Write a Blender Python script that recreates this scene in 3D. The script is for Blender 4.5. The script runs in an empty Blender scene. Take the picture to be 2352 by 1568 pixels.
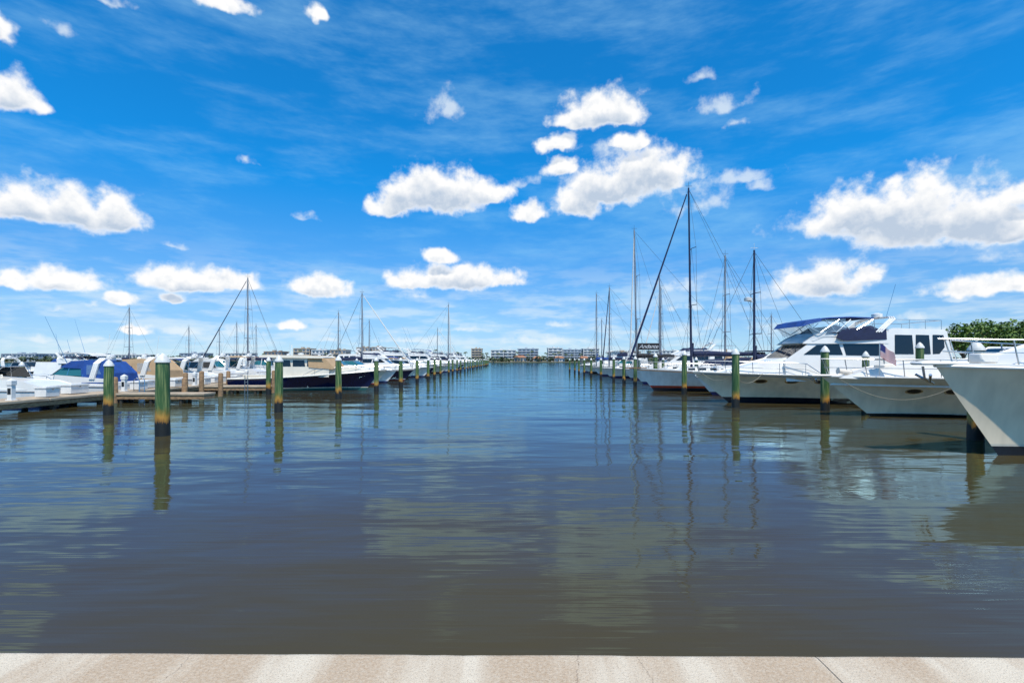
import bpy, math, random
from mathutils import Vector, noise
random.seed(11)
D=bpy.data; S=bpy.context.scene
S.view_settings.view_transform='Standard'; S.view_settings.look='None'; S.view_settings.exposure=0
pi=math.pi
# ------------------------------------------------------------------ materials
def newmat(name):
    m=D.materials.new(name); m.use_nodes=True
    n=m.node_tree.nodes; l=m.node_tree.links
    return m,n,l,n['Principled BSDF']
def c4(c): return (c[0],c[1],c[2],1)
def simple(name,col,rough=.5,metal=0,var=.12,scale=3,bump=0,coat=0,stretch=(1,1,1),col2=None,alpha=1):
    m,n,l,b=newmat(name)
    tc=n.new('ShaderNodeTexCoord'); mp=n.new('ShaderNodeMapping'); mp.inputs['Scale'].default_value=stretch
    l.new(tc.outputs['Object'],mp.inputs[0])
    ns=n.new('ShaderNodeTexNoise'); ns.inputs['Scale'].default_value=scale; ns.inputs['Detail'].default_value=6
    l.new(mp.outputs[0],ns.inputs['Vector'])
    mr=n.new('ShaderNodeMapRange'); mr.inputs[1].default_value=.3; mr.inputs[2].default_value=.7
    l.new(ns.outputs[0],mr.inputs[0])
    mx=n.new('ShaderNodeMixRGB'); l.new(mr.outputs[0],mx.inputs[0])
    if col2 is None: col2=[c*(1-2*var) for c in col]
    mx.inputs[1].default_value=c4(col); mx.inputs[2].default_value=c4(col2)
    l.new(mx.outputs[0],b.inputs['Base Color'])
    b.inputs['Roughness'].default_value=rough; b.inputs['Metallic'].default_value=metal
    b.inputs['Coat Weight'].default_value=coat; b.inputs['Alpha'].default_value=alpha
    if bump:
        bp=n.new('ShaderNodeBump'); bp.inputs['Strength'].default_value=bump; bp.inputs['Distance'].default_value=.02
        l.new(ns.outputs[0],bp.inputs['Height']); l.new(bp.outputs[0],b.inputs['Normal'])
    return m
def hullmat(name,col,bottom,boot,z1=.12,z2=.22,rough=.22):
    m,n,l,b=newmat(name)
    tc=n.new('ShaderNodeTexCoord'); sp=n.new('ShaderNodeSeparateXYZ'); l.new(tc.outputs['Object'],sp.inputs[0])
    mr=n.new('ShaderNodeMapRange'); mr.inputs[1].default_value=-1; mr.inputs[2].default_value=3
    l.new(sp.outputs[2],mr.inputs[0])
    r=n.new('ShaderNodeValToRGB'); r.color_ramp.interpolation='CONSTANT'
    e=r.color_ramp.elements; e[0].position=0; e[0].color=c4(bottom)
    e[1].position=(z1+1)/4; e[1].color=c4(boot)
    q=e.new((z2+1)/4); q.color=c4(col)
    l.new(mr.outputs[0],r.inputs[0])
    mp=n.new('ShaderNodeMapping'); mp.inputs['Scale'].default_value=(1.6,1.6,.35); l.new(tc.outputs['Object'],mp.inputs[0])
    ns=n.new('ShaderNodeTexNoise'); ns.inputs['Scale'].default_value=1.5; ns.inputs['Detail'].default_value=7; l.new(mp.outputs[0],ns.inputs['Vector'])
    m2=n.new('ShaderNodeMapRange'); m2.inputs[1].default_value=.4; m2.inputs[2].default_value=.8; m2.inputs[3].default_value=1; m2.inputs[4].default_value=.75
    l.new(ns.outputs[0],m2.inputs[0])
    mx=n.new('ShaderNodeMixRGB'); mx.blend_type='MULTIPLY'; mx.inputs[0].default_value=1
    l.new(r.outputs[0],mx.inputs[1]); l.new(m2.outputs[0],mx.inputs[2])
    l.new(mx.outputs[0],b.inputs['Base Color']); b.inputs['Roughness'].default_value=rough
    b.inputs['Coat Weight'].default_value=.3; b.inputs['Coat Roughness'].default_value=.08
    return m
WHITE=simple('white_gelcoat',(.82,.79,.73),.28,var=.06,scale=1.2,coat=.3)
CREAM=simple('cream_gelcoat',(.72,.65,.52),.3,var=.07,scale=1.2,coat=.3)
DECK=simple('deck_nonskid',(.70,.64,.55),.6,var=.08,scale=2)
TEAK=simple('teak',(.30,.16,.07),.6,var=.2,scale=4,stretch=(1,6,1))
def glassmat(name,col):
    m,n,l,b=newmat(name); b.inputs['Base Color'].default_value=c4(col); b.inputs['Roughness'].default_value=.04; b.inputs['Coat Weight'].default_value=.3
    return m
GLASS=glassmat('tinted_glass',(.008,.011,.014)); TEAL=glassmat('teal_windshield',(.03,.14,.15)); 
CLEAR=simple('clear_vinyl',(.35,.55,.70),.1,var=.1,alpha=.28)
STEEL=simple('stainless_steel',(.62,.62,.62),.22,metal=1,var=.05)
ALU=simple('mast_aluminium',(.30,.30,.31),.4,metal=.3,var=.1)
WIRE=simple('rigging_wire',(.08,.08,.09),.5,var=.1)
DMAST=simple('dark_mast_paint',(.02,.02,.06),.35,var=.1)
NAVY=simple('navy_canvas',(.012,.022,.07),.85,var=.2,scale=3,bump=.3)
BLUE=simple('blue_canvas',(.01,.07,.30),.8,var=.2,scale=2,bump=.4)
TAN=simple('tan_canvas',(.50,.33,.18),.85,var=.12,scale=2,bump=.3)
BLACKC=simple('black_canvas',(.02,.02,.025),.8,var=.2)
WCANV=simple('white_canvas',(.7,.68,.63),.8,var=.1)
ROPE=simple('mooring_rope',(.30,.27,.20),.9,var=.2,scale=30)
RED=simple('red_paint',(.40,.02,.03),.4); FBLUE=simple('flag_blue',(.02,.03,.16),.7); FWHITE=simple('flag_white',(.75,.75,.75),.7)
CONC=simple('dock_concrete',(.50,.39,.27),.9,var=.2,scale=1.6,bump=.3)
WOOD=simple('weathered_timber',(.38,.23,.11),.85,scale=5,stretch=(1,1,3),col2=(.13,.08,.05),bump=.4)
DWOOD=simple('wet_timber',(.05,.035,.02),.6,var=.3,scale=4)
RUB=simple('rub_rail',(.25,.25,.25),.5)

# ------------------------------------------------------------------ mesh builder
class G:
    def __init__(s): s.v=[]; s.f=[]; s.m=[]
    def add(s,vs,fs,mi=0):
        o=len(s.v); s.v+= [tuple(p) for p in vs]; s.f+=[tuple(i+o for i in f) for f in fs]; s.m+=[mi]*len(fs)
    def box(s,x0,x1,y0,y1,z0,z1,mi=0):
        s.add([(x0,y0,z0),(x1,y0,z0),(x1,y1,z0),(x0,y1,z0),(x0,y0,z1),(x1,y0,z1),(x1,y1,z1),(x0,y1,z1)],
          [(0,3,2,1),(4,5,6,7),(0,1,5,4),(1,2,6,5),(2,3,7,6),(3,0,4,7)],mi)
    def tube(s,pts,r,n=6,mi=0,r2=None):
        pts=[Vector(p) for p in pts]; N=len(pts)
        if N<2: return
        o=[]; up=Vector((0,0,1))
        for i,p in enumerate(pts):
            d=(pts[min(i+1,N-1)]-pts[max(i-1,0)]).normalized()
            a=d.cross(up)
            if a.length<.05: a=d.cross(Vector((1,0,0)))
            a.normalize(); b=d.cross(a)
            rr=r if r2 is None else r+(r2-r)*i/(N-1)
            for k in range(n):
                t=2*pi*k/n; o.append(p+a*math.cos(t)*rr+b*math.sin(t)*rr)
        f=[]
        for i in range(N-1):
            for k in range(n):
                k2=(k+1)%n; f.append((i*n+k,i*n+k2,(i+1)*n+k2,(i+1)*n+k))
        f.append(tuple(range(n))); f.append(tuple((N-1)*n+k for k in reversed(range(n))))
        s.add(o,f,mi)
    def lathe(s,prof,n=20,c=(0,0),mi=0,jit=0):
        o=[];f=[]
        for (r,z) in prof:
            for k in range(n):
                t=2*pi*k/n; q=r*(1+jit*noise.noise((math.cos(t)*1.5+c[0],math.sin(t)*1.5+c[1],z*1.3)))
                o.append((c[0]+q*math.cos(t),c[1]+q*math.sin(t),z))
        for i in range(len(prof)-1):
            for k in range(n):
                k2=(k+1)%n; f.append((i*n+k,i*n+k2,(i+1)*n+k2,(i+1)*n+k))
        f.append(tuple(range(n))); f.append(tuple((len(prof)-1)*n+k for k in range(n)))
        s.add(o,f,mi)
    def obj(s,name,mats,parent=None,smooth=35,loc=None,bevel=0):
        me=D.meshes.new(name); me.from_pydata(s.v,[],s.f)
        if not isinstance(mats,(list,tuple)): mats=[mats]
        for m in mats: me.materials.append(m)
        me.polygons.foreach_set('material_index',s.m)
        if smooth:
            me.polygons.foreach_set('use_smooth',[True]*len(s.f)); me.update()
            me.set_sharp_from_angle(angle=math.radians(smooth))
        me.update()
        o=D.objects.new(name,me); S.collection.objects.link(o)
        if parent: o.parent=parent
        if loc: o.location=loc
        if bevel:
            b=o.modifiers.new('bevel','BEVEL'); b.width=bevel; b.segments=2; b.limit_method='ANGLE'
        return o
def empty(name,loc,rz=0):
    e=D.objects.new(name,None); e.location=loc; e.rotation_euler=(0,0,rz); e.empty_display_size=.5
    S.collection.objects.link(e); return e
class House:
    """tapered superstructure: side profile (x,z); half width linear in x and z so the sides are flat"""
    def __init__(s,prof,w0,w1,tp=0):
        s.p=prof; xs=[p[0] for p in prof]; zs=[p[1] for p in prof]
        s.xa,s.xb,s.za,s.zb=min(xs),max(xs),min(zs),max(zs); s.w0,s.w1,s.tp=w0,w1,tp
    def w(s,x,z):
        return s.w0+(s.w1-s.w0)*(z-s.za)/(s.zb-s.za)-s.tp*(x-s.xa)/(s.xb-s.xa)
    def build(s,g,mi=0):
        n=len(s.p); v=[(x,s.w(x,z),z) for x,z in s.p]+[(x,-s.w(x,z),z) for x,z in s.p]
        f=[tuple(range(n)),tuple(reversed(range(n,2*n)))]+[(i,(i+1)%n,n+(i+1)%n,n+i) for i in range(n)]
        g.add(v,f,mi); return s
    def side(s,g,poly,mi=0,off=.02):
        n=len(poly)
        for sg in (1,-1): 
            g.add([(x,sg*(s.w(x,z)+off),z) for x,z in poly],[tuple(range(n))],mi)
    def front(s,g,A,B,f0=.12,f1=.88,m=.1,panes=3,mi=0,off=.02):
        ax,az=A; bx,bz=B; nx,nz=(bz-az),-(bx-ax); q=math.hypot(nx,nz); nx/=q; nz/=q
        if nz<0: nx,nz=-nx,-nz
        def pt(f,u):
            x=ax+(bx-ax)*f; z=az+(bz-az)*f; w=s.w(x,z)-m; return (x+nx*off,w*u,z+nz*off)
        for k in range(panes):
            u0=-1+2*k/panes+.03; u1=-1+2*(k+1)/panes-.03
            g.add([pt(f0,u0),pt(f0,u1),pt(f1,u1),pt(f1,u0)],[(0,1,2,3)],mi)
# ------------------------------------------------------------------ hulls
MA=[(0,-.5,0),(.80,-.18,0),(.90,0,.06),(.955,0,.4),(.99,0,.75),(1,0,1)]
MB=[(0,-.5,0),(.05,-.18,0),(.13,0,.06),(.34,0,.4),(.66,0,.75),(1,0,1)]
SA=[(0,-.4,0),(.55,-.18,0),(.84,0,.06),(.95,0,.4),(.99,0,.75),(1,0,1)]
SB=[(0,-.4,0),(.2,-.18,0),(.4,0,.06),(.64,0,.4),(.86,0,.75),(1,0,1)]
class Hull:
    def __init__(s,L,B,ha,hb,rake,kind='motor',p=2.3,t0=.42,sh=1.8):
        s.L,s.B,s.ha,s.hb,s.rake,s.kind,s.p,s.t0,s.sh=L,B,ha,hb,rake,kind,p,t0,sh
    def plan(s,t):
        t=min(max(t,0),1); a=1-max(0,(t-s.t0)/(1-s.t0))**s.p
        if s.kind=='motor': a*=.92+.08*min(1,t/.3)
        else: a*=.68+.32*math.sin(min(1,t/.45)*pi/2)
        return max(a,0)
    def h(s,t): return s.ha+(s.hb-s.ha)*max(t,0)**s.sh
    def sec(s,t):
        u=min(max((t-.3)/.6,0),1); u=u*u*(3-2*u)
        A,Bb=(MA,MB) if s.kind=='motor' else (SA,SB); H=s.h(t); o=[]
        for a,b in zip(A,Bb):
            w=a[0]+(b[0]-a[0])*u; z=a[1]+a[2]*H if a[2]==0 else a[2]*H
            o.append((w*s.plan(t)*s.B/2,z))
        return o
    def x(s,t,z): 
        zf=max(-.35,min(1,z/s.h(t))); return t*(s.L-s.rake*(1-zf))
    def y(s,x,z):
        t=x/s.L
        for _ in range(4):
            zf=z/s.h(t); t=min(x/(s.L-s.rake*(1-zf)),1)
        q=s.sec(t)
        for (w0,z0),(w1,z1) in zip(q,q[1:]):
            if z0<=z<=z1: return w0+(w1-w0)*(z-z0)/(z1-z0)
        return q[-1][0]
    def edge(s,x,side,inset=0,dz=0):
        t=x/s.L; return Vector((x-(inset if x>s.L*.97 else 0),side*max(s.plan(t)*s.B/2-inset,0),s.h(t)+dz))
    def build(s,par,mat,deck=DECK,rub=RUB,rr=.035,rubdz=-.12):
        g=G(); N=36; ts=[1-(1-i/(N-1))**1.35 for i in range(N)]
        rows=[]
        for t in ts:
            q=s.sec(t); q=q[:]
            pts=[]
            for i in range(len(q)-1):
                p0=q[max(i-1,0)];p1=q[i];p2=q[i+1];p3=q[min(i+2,len(q)-1)]
                for k in range(3):
                    u=k/3
                    if i<2: w=p1[0]+(p2[0]-p1[0])*u; z=p1[1]+(p2[1]-p1[1])*u
                    else:
                        if i==2: p0=p1
                        f=lambda a,b,c,d:.5*((2*b)+(-a+c)*u+(2*a-5*b+4*c-d)*u*u+(-a+3*b-3*c+d)*u**3)
                        w=f(p0[0],p1[0],p2[0],p3[0]); z=p1[1]+(p2[1]-p1[1])*u
                    pts.append((w,z))
            pts.append(q[-1]); rows.append([(s.x(t,z),w,z) for w,z in pts])
        K=len(rows[0])
        for sg in (1,-1):
            v=[(x,sg*w,z) for r in rows for x,w,z in r]
            f=[(i*K+k,(i+1)*K+k,(i+1)*K+k+1,i*K+k+1) for i in range(N-1) for k in range(K-1)]
            if sg<0: f=[tuple(reversed(a)) for a in f]
            g.add(v,f)
        r=rows[0]; g.add([(x,w,z) for x,w,z in r]+[(x,-w,z) for x,w,z in reversed(r)],[tuple(range(2*K))])
        g.obj('hull',mat,par,40)
        d=G(); v=[];f=[]
        for i,t in enumerate(ts):
            w=max(s.plan(t)*s.B/2-.02,0); z=s.h(t)-.04; v+=[(t*s.L-.02,w,z),(t*s.L-.02,0,z+.06*w),(t*s.L-.02,-w,z)]
        for i in range(N-1):
            a=i*3; f+=[(a,a+3,a+4,a+1),(a+1,a+4,a+5,a+2)]
        d.add(v,f); d.obj('deck',deck,par)
        q=G()
        for sg in (1,-1):
            q.tube([Vector((s.x(t,s.h(t)+rubdz),sg*(s.y(s.x(t,s.h(t)+rubdz),s.h(t)+rubdz)+.01),s.h(t)+rubdz)) for t in ts],rr,6)
            q.tube([s.edge(t*s.L,sg,.03,0) for t in ts],.035,5,1)
        q.obj('rub_rail',[rub,WHITE],par)
    def rail(s,par,x0,h=.7,inset=.12,step=1.3,mid=True,over=.25,r=.02,h0=None):
        g=G(); L=s.L
        def path(dz,sc=1):
            P=[]; n=14
            for i in range(n+1):
                x=x0+(L*.985-x0)*i/n; k=min(1,(x-x0)/1.0) if h0 is None else 1
                p=s.edge(x,1,inset,dz*k); p.x+=over*sc*(i/n)**3; P.append(p)
            return P+[Vector((p.x,-p.y,p.z)) for p in reversed(P)]
        g.tube(path(h),r,6)
        if mid: g.tube(path(h*.5,.5),r*.6,5)
        n=max(2,int((L-x0-1)/step))
        for i in range(n+1):
            x=x0+1+(L*.97-x0-1)*i/n
            for sg in (1,-1):
                a=s.edge(x,sg,inset); b=s.edge(x,sg,inset,h); b.x+=over*((x-x0)/(L*.985-x0))**3
                g.tube([a,b],r*.9,5)
        g.obj('bow_rail',STEEL,par)
    def ports(s,par,xs,z,rx=.28,rz=.11):
        g=G()
        for x0 in xs:
            for sg in (1,-1):
                for (k,mi,off) in ((1.28,1,.012),(1,0,.024)):
                    g.add([(x0+k*rx*math.cos(a*pi/9),sg*(s.y(x0+k*rx*math.cos(a*pi/9),z+k*rz*math.sin(a*pi/9))+off),z+k*rz*math.sin(a*pi/9)) for a in range(18)],[tuple(range(18))],mi)
        g.obj('portlights',[GLASS,STEEL],par)
def rope(par,A,B,sag=.4,r=.018,name='mooring_line'):
    g=G(); A=Vector(A);B=Vector(B); P=[]
    for i in range(15):
        u=i/14; p=A.lerp(B,u); p.z-=sag*4*u*(1-u); P.append(p)
    g.tube(P,r,5); return g.obj(name,ROPE,par)
_hm={}
def HM(*a,**k):
    key=str(a)+str(k)
    if key not in _hm: _hm[key]=hullmat('hull_paint',*a,**k)
    return _hm[key]
# ------------------------------------------------------------------ boats
def sailboat(x,y,rz,L=11,mast=15,mx=.58,hm=None,cover=NAVY,jib=None,mastm=ALU,boot=(.02,.03,.12),bimini=None,sprit=0,name='sailboat',lean=0,hb=1.45,radar=False,booml=.36,jr=.09):
    e=empty(name,(x,y,0),rz)
    h=Hull(L,L*.3,hb*.78,hb,L*.12,'sail',p=1.9,t0=.45)
    h.build(e,hm or HM(col=(.74,.72,.68),bottom=boot,boot=boot,z1=.1,z2=.24),rub=TEAK if sprit else RUB)
    h.rail(e,L*.05,.62,.1,1.7,True,.1,.016,h0=1)
    zb=hb*.82; g=G(); gl=G()
    H=House([(L*.74,zb),(L*.70,zb+.38),(L*.38,zb+.55),(L*.36,zb+.55),(L*.36,zb)],L*.095,L*.08,L*.03).build(g)
    for k in range(4): 
        a=L*(.42+.07*k); H.side(gl,[(a,zb+.2),(a,zb+.36),(a+L*.045,zb+.36),(a+L*.045,zb+.2)])
    g.box(L*.03,L*.36,-L*.11,L*.11,zb-.1,zb+.28)
    g.obj('coachroof',WHITE,e,bevel=.03); gl.obj('portlights',GLASS,e)
    X=L*mx; m=G(); m.tube([(X,0,zb+.3),(X-lean*.5,0,mast*.5),(X-lean,0,mast)],.11,8,r2=.07)
    for zz,ww in ((mast*.42,.95),(mast*.7,.75)):
        m.tube([(X-.1,-ww,zz),(X,0,zz+.03),(X-.1,ww,zz)],.03,5)
    bz=zb+1.35; m.tube([(X,0,bz),(X-L*booml,0,bz+.1)],.07,6); m.obj('mast_and_boom',mastm,e)
    m=G(); m.tube([(X-lean,0,mast),(X-lean,0,mast+.5)],.012,4); m.tube([(X-lean-.3,0,mast+.15),(X-lean+.25,0,mast+.15)],.015,4)
    if radar: m.lathe([(.02,mast*.66-.1),(.28,mast*.66-.1),(.28,mast*.66+.1),(.05,mast*.66+.16)],12,(X+.45,0)); m.tube([(X,0,mast*.64),(X+.5,0,mast*.65)],.04,5)
    m.obj('masthead_gear',WCANV if radar else WIRE,e)
    c=G(); n=12; P=[]
    for i in range(n+1):
        u=i/n; P.append((X-.1-u*L*(booml-.02),0,bz+.2+.08*math.sin(u*9)*.4-u*.02))
    c.tube(P,.25,8,r2=.13); c.tube([(X-.02,0,bz),(X-.12,0,bz+1.1)],.16,8,r2=.08); c.obj('sail_cover',cover,e)
    w=G(); tp=(X-lean,0,mast-.1); bow=(L*.985+sprit,0,hb+.1)
    for sg in (1,-1):
        cp=(X-.2,sg*h.plan(.5)*L*.148,zb+.1)
        w.tube([cp,(X-.1,sg*.95,mast*.42),(X-.1,sg*.75,mast*.7),tp],.013,4)
        w.tube([(X-.7,sg*h.plan(.5)*L*.148,zb+.1),(X,0,mast*.42)],.011,4); w.tube([(X+.6,sg*h.plan(.5)*L*.146,zb+.1),(X,0,mast*.42)],.011,4)
        w.tube([(X-.1,sg*.95,mast*.42),(X,0,mast*.7)],.01,4)
    w.tube([tp,(.1,0,hb*.85)],.013,4); w.tube([bow,tp],.013,4)
    w.tube([tp,(X-L*booml+.2,0,bz+.1)],.01,4)
    w.obj('standing_rigging',WIRE,e)
    if jib:
        b=Vector(bow); t=Vector(tp); j=G(); P=[b.lerp(t,u/10*.93+.04) for u in range(11)]
        j.tube(P,jr,7,r2=jr*.5); j.obj('furled_jib',jib,e)
    if sprit:
        q=G(); q.box(L*.93,L+sprit,-.18,.18,hb-.02,hb+.07); q.obj('bowsprit',TEAK,e)
    if bimini:
        q=G(); Hh=House([(L*.40,zb+.5),(L*.36,zb+1.15),(L*.27,zb+1.25),(L*.27,zb+1.2),(L*.33,zb+.5)],L*.1,L*.085).build(q)
        q.box(L*.06,L*.23,-L*.1,L*.1,zb+1.75,zb+1.81); q.obj('dodger_and_bimini',bimini,e)
        q=G()
        for a in (.06,.15,.23):
            for sg in (1,-1): q.tube([(L*.15,sg*L*.1,zb+.2),(L*a,sg*L*.095,zb+1.76)],.018,4)
        q.obj('bimini_frame',STEEL,e)
    return e,h
def express(x,y,rz,L=9,canvas=BLUE,glass=TEAL,hm=None,arch=True,name='cabin_cruiser',full=True,hb=None):
    e=empty(name,(x,y,0),rz); B=L*.31; hb=hb or .13*L+.25; ha=hb*.78
    h=Hull(L,B,ha,hb,L*.13); h.build(e,hm or HM(col=(.74,.73,.70),bottom=(.02,.03,.08),boot=(.03,.06,.2),z1=.1,z2=.2))
    h.rail(e,L*.5,.5,.12,1.2,False,.15,.017); h.ports(e,[L*.62,L*.72],hb*.68,.2,.07)
    g=G(); gl=G()
    H=House([(L*.93,hb-.08),(L*.8,hb+.2),(L*.62,hb+.42),(L*.5,hb+.5),(L*.5,ha-.1)],B*.40,B*.34,B*.25).build(g)
    gl.add([(L*.7,.25,hb+.36),(L*.7,-.25,hb+.36),(L*.78,-.2,hb+.27),(L*.78,.2,hb+.27)],[(0,1,2,3)])
    C=House([(L*.56,ha-.1),(L*.54,hb+.42),(L*.1,hb+.15),(0.05,hb*.95),(.05,ha-.1)],B*.47,B*.46).build(g)
    g.box(-.8,.05,-B*.4,B*.4,.25,.36)
    g.obj('deckhouse',WHITE,e,bevel=.03)
    W=House([(L*.60,hb+.40),(L*.50,hb+1.0),(L*.33,hb+1.02),(L*.30,hb+.32)],B*.44,B*.37,.12)
    n=G(); v=W.p; W.side(n,[(L*.585,hb+.44),(L*.497,hb+.96),(L*.34,hb+.97),(L*.31,hb+.36)],0,0)
    W.front(n,v[0],v[1],.03,.95,.0,3,0,0); n.obj('windshield',glass,e)
    fr=G()
    for sg in (1,-1):
        q=[(a,sg*W.w(a,b),b) for a,b in W.p]; fr.tube([q[0],q[1],q[2],q[3]],.025,5)
        fr.tube([(L*.44,sg*W.w(L*.44,hb+1),hb+1.0),(L*.45,sg*W.w(L*.45,hb+.4),hb+.4)],.02,4)
    fr.tube([(L*.5,W.w(L*.5,hb+1),hb+1.0),(L*.5,-W.w(L*.5,hb+1),hb+1.0)],.025,5)
    fr.obj('windshield_frame',STEEL,e)
    if arch:
        a=G(); 
        for dx in (0,.12,.24):
            a.tube([(L*.2+dx,B*.46,hb+.15),(L*.17+dx,B*.42,hb+1.2),(L*.15+dx,B*.3,hb+1.5),(L*.15+dx,-B*.3,hb+1.5),(L*.17+dx,-B*.42,hb+1.2),(L*.2+dx,-B*.46,hb+.15)],.09,6)
        a.lathe([(.1,hb+1.55),(.25,hb+1.6),(.25,hb+1.75),(.1,hb+1.82)],12,(L*.15+.1,0)); a.tube([(L*.15,.5,hb+1.5),(L*.12,.5,hb+3.2)],.015,4)
        a.obj('radar_arch',WHITE,e)
    if canvas:
        c=G(); wv=G()
        if full:
            K=House([(L*.495,hb+.98),(L*.42,hb+1.32),(L*.25,hb+1.40),(L*.12,hb+1.28),(L*.03,hb+.55),(L*.02,hb*.9),(L*.3,hb*.95),(L*.32,hb+.9)],B*.47,B*.37).build(c)
            K.side(wv,[(L*.27,hb+.45),(L*.28,hb+1.1),(L*.19,hb+1.1),(L*.14,hb+.5)],0,.02)
        else:
            K=House([(L*.48,hb+1.35),(L*.42,hb+1.48),(L*.2,hb+1.5),(L*.14,hb+1.4),(L*.2,hb+1.44),(L*.42,hb+1.42)],B*.4,B*.37).build(c)
            fr=G()
            for sg in (1,-1):
                for a in (.46,.31,.16): fr.tube([(L*.31,sg*B*.44,hb+.2),(L*a,sg*B*.39,hb+1.4)],.018,4)
            fr.obj('bimini_frame',STEEL,e)
        c.obj('canvas_top',canvas,e,bevel=.05); wv.obj('canvas_windows',CLEAR,e)
    gl.obj('hatch',GLASS,e)
    return e,h
def flybridge(x,y,rz,L=16,bim=BLUE,detail=True,name='motor_yacht',hm=None,cover=NAVY,enc=True,outr=False):
    e=empty(name,(x,y,0),rz); s=L/16
    h=Hull(L,4.7*s,1.7*s,2.02*s,2.4*s,p=2.2,t0=.38); h.build(e,hm or HM(col=(.70,.66,.58),bottom=(.012,.012,.018),boot=(.012,.012,.018),z1=.2,z2=.34))
    h.rail(e,8.6*s,.75*s,.14,1.35*s,True,.25,.022)
    h.ports(e,[12*s,10.3*s,8.7*s],1.42*s,.3*s,.10*s)
    q=lambda pts:[(a*s,b*s) for a,b in pts]
    g=G(); gl=G(); cv=G(); fr=G(); cl=G()
    House(q([(14.4,1.88),(13.6,2.14),(12.4,2.45),(11.0,2.8),(9.6,3.1),(9.4,3.12),(9.4,1.6)]),1.9*s,1.5*s,1.25*s).build(g)
    A=House(q([(10.7,2.75),(9.0,3.92),(1.1,4.0),(.8,1.5),(10.7,1.5)]),2.08*s,1.78*s,.35*s).build(g)
    A.side(gl,q([(9.6,3.12),(8.75,3.72),(7.4,3.78),(7.2,3.1)])); A.side(gl,q([(7.0,3.08),(7.15,3.78),(4.9,3.8),(4.9,3.05)]))
    A.front(gl,q([(10.7,2.75)])[0],q([(9.0,3.92)])[0],.12,.85,.12*s,3)
    if detail:
        Bh=House(q([(4.7,3.9),(4.3,4.66),(4.1,4.72),(.9,4.62),(.8,4.5),(.5,2.5),(4.7,2.5)]),1.9*s,1.7*s).build(g)
        for a,b in ((4.1,2.95),(2.8,1.9),(1.75,1.0)): Bh.side(gl,q([(a,3.15),(a-.08,4.35),(b,4.33),(b-.02,3.15)]))
    F=House(q([(9.5,3.85),(9.0,4.2),(8.3,4.52),(4.5,4.58),(4.5,3.85)]),1.8*s,1.72*s,.25*s).build(g)
    F.side(g,q([(9.1,4.0),(8.5,4.3),(5,4.35),(5,4.3),(8.4,4.22),(9,3.96)]),0,.03)
    g.box(-.9*s,.1*s,-1.9*s,1.9*s,.3*s,.42*s); g.box(.1*s,.8*s,-2.0*s,2.0*s,1.3*s,1.95*s)
    g.obj('superstructure',WHITE,e,bevel=.05*s)
    House(q([(8.1,4.5),(7.5,4.95),(6.6,4.72),(5.2,4.92),(4.7,4.6),(4.7,4.5)]),1.6*s,1.3*s).build(cv)
    if enc and bim: 
        V=House(q([(7.6,4.2),(7.3,4.62),(4.6,4.66),(4.6,4.1),(7.2,4.02)]),1.80*s,1.76*s); V.build(cv)
    cv.obj('console_cover',cover,e,bevel=.05)
    if bim:
        c=G(); P=[(9.7,4.95),(9.5,5.2),(9.0,5.34),(8,5.45),(6.6,5.5),(5.2,5.44),(5.2,5.39),(6.6,5.44),(8,5.38),(9.0,5.26),(9.4,5.14)]
        House(q(P),1.75*s,1.55*s).build(c)
        if enc: House(q([(9.75,4.88),(9.5,5.22),(8.6,5.4),(8.5,5.2),(9.3,5.02)]),1.77*s,1.62*s).build(c)
        c.obj('bimini_top',bim,e)
        K=House(q([(9.7,4.95),(9.0,4.3),(8.2,4.5),(8.2,5.38),(9.4,5.2)]),1.72*s,1.6*s)
        if enc:
            K.front(cl,q([(9.0,4.3)])[0],q([(9.7,4.95)])[0],.05,.98,.02,3); K.side(cl,q([(9.6,5.0),(9.05,4.35),(7,4.6),(7,5.35),(9.0,5.25)]))
            cl.obj('clear_enclosure',CLEAR,e)
        for sg in (1,-1):
            for a,b in ((8.6,9.6),(7.6,8.3),(7.6,6.7),(6.6,5.3),(5.2,5.25),(8.6,7.4),(6.6,7.4)):
                fr.tube([(a*s,sg*1.68*s,4.5*s),(b*s,sg*1.66*s,5.3*s if b<9 else 5.0*s)],.025,5)
    for dx in (0,.15,.3):
        for sg in (1,-1):
            fr.tube([((4.9+dx)*s,sg*1.75*s,4.5*s),((3.9+dx)*s,sg*1.6*s,5.35*s),((3.7+dx)*s,sg*1.2*s,5.5*s),((3.7+dx)*s,0,5.52*s)],.06*s,6,1)
    fr.lathe([(.1*s,5.52*s),(.32*s,5.56*s),(.32*s,5.76*s),(.1*s,5.84*s)],14,(4.0*s,.2*s),1)
    if detail:
        for sg in (1,-1):
            fr.tube([(1.0*s,sg*1.6*s,5.25*s),(3.9*s,sg*1.6*s,5.3*s),(4.2*s,sg*1.6*s,5.3*s)],.022,5)
            for a in (1.0,2.0,3.0): fr.tube([(a*s,sg*1.6*s,4.6*s),(a*s,sg*1.6*s,5.26*s)],.02,5)
        fr.tube([(1.0*s,-1.6*s,5.25*s),(1.0*s,1.6*s,5.25*s)],.022,5)
    fr.tube([(4*s,1*s,5.5*s),(3.4*s,1*s,7.6*s)],.015,4)
    if outr:
        for sg in (1,-1): fr.tube([(6*s,sg*1.9*s,3.9*s),(3.2*s,sg*2.6*s,11*s)],.025,4,0,.012)
        fr.tube([(4*s,-1*s,5.5*s),(3.4*s,-1*s,8.4*s)],.015,4)
    fr.obj('arch_and_rails',[STEEL,WHITE],e); gl.obj('windows',GLASS,e)
    return e,h

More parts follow.
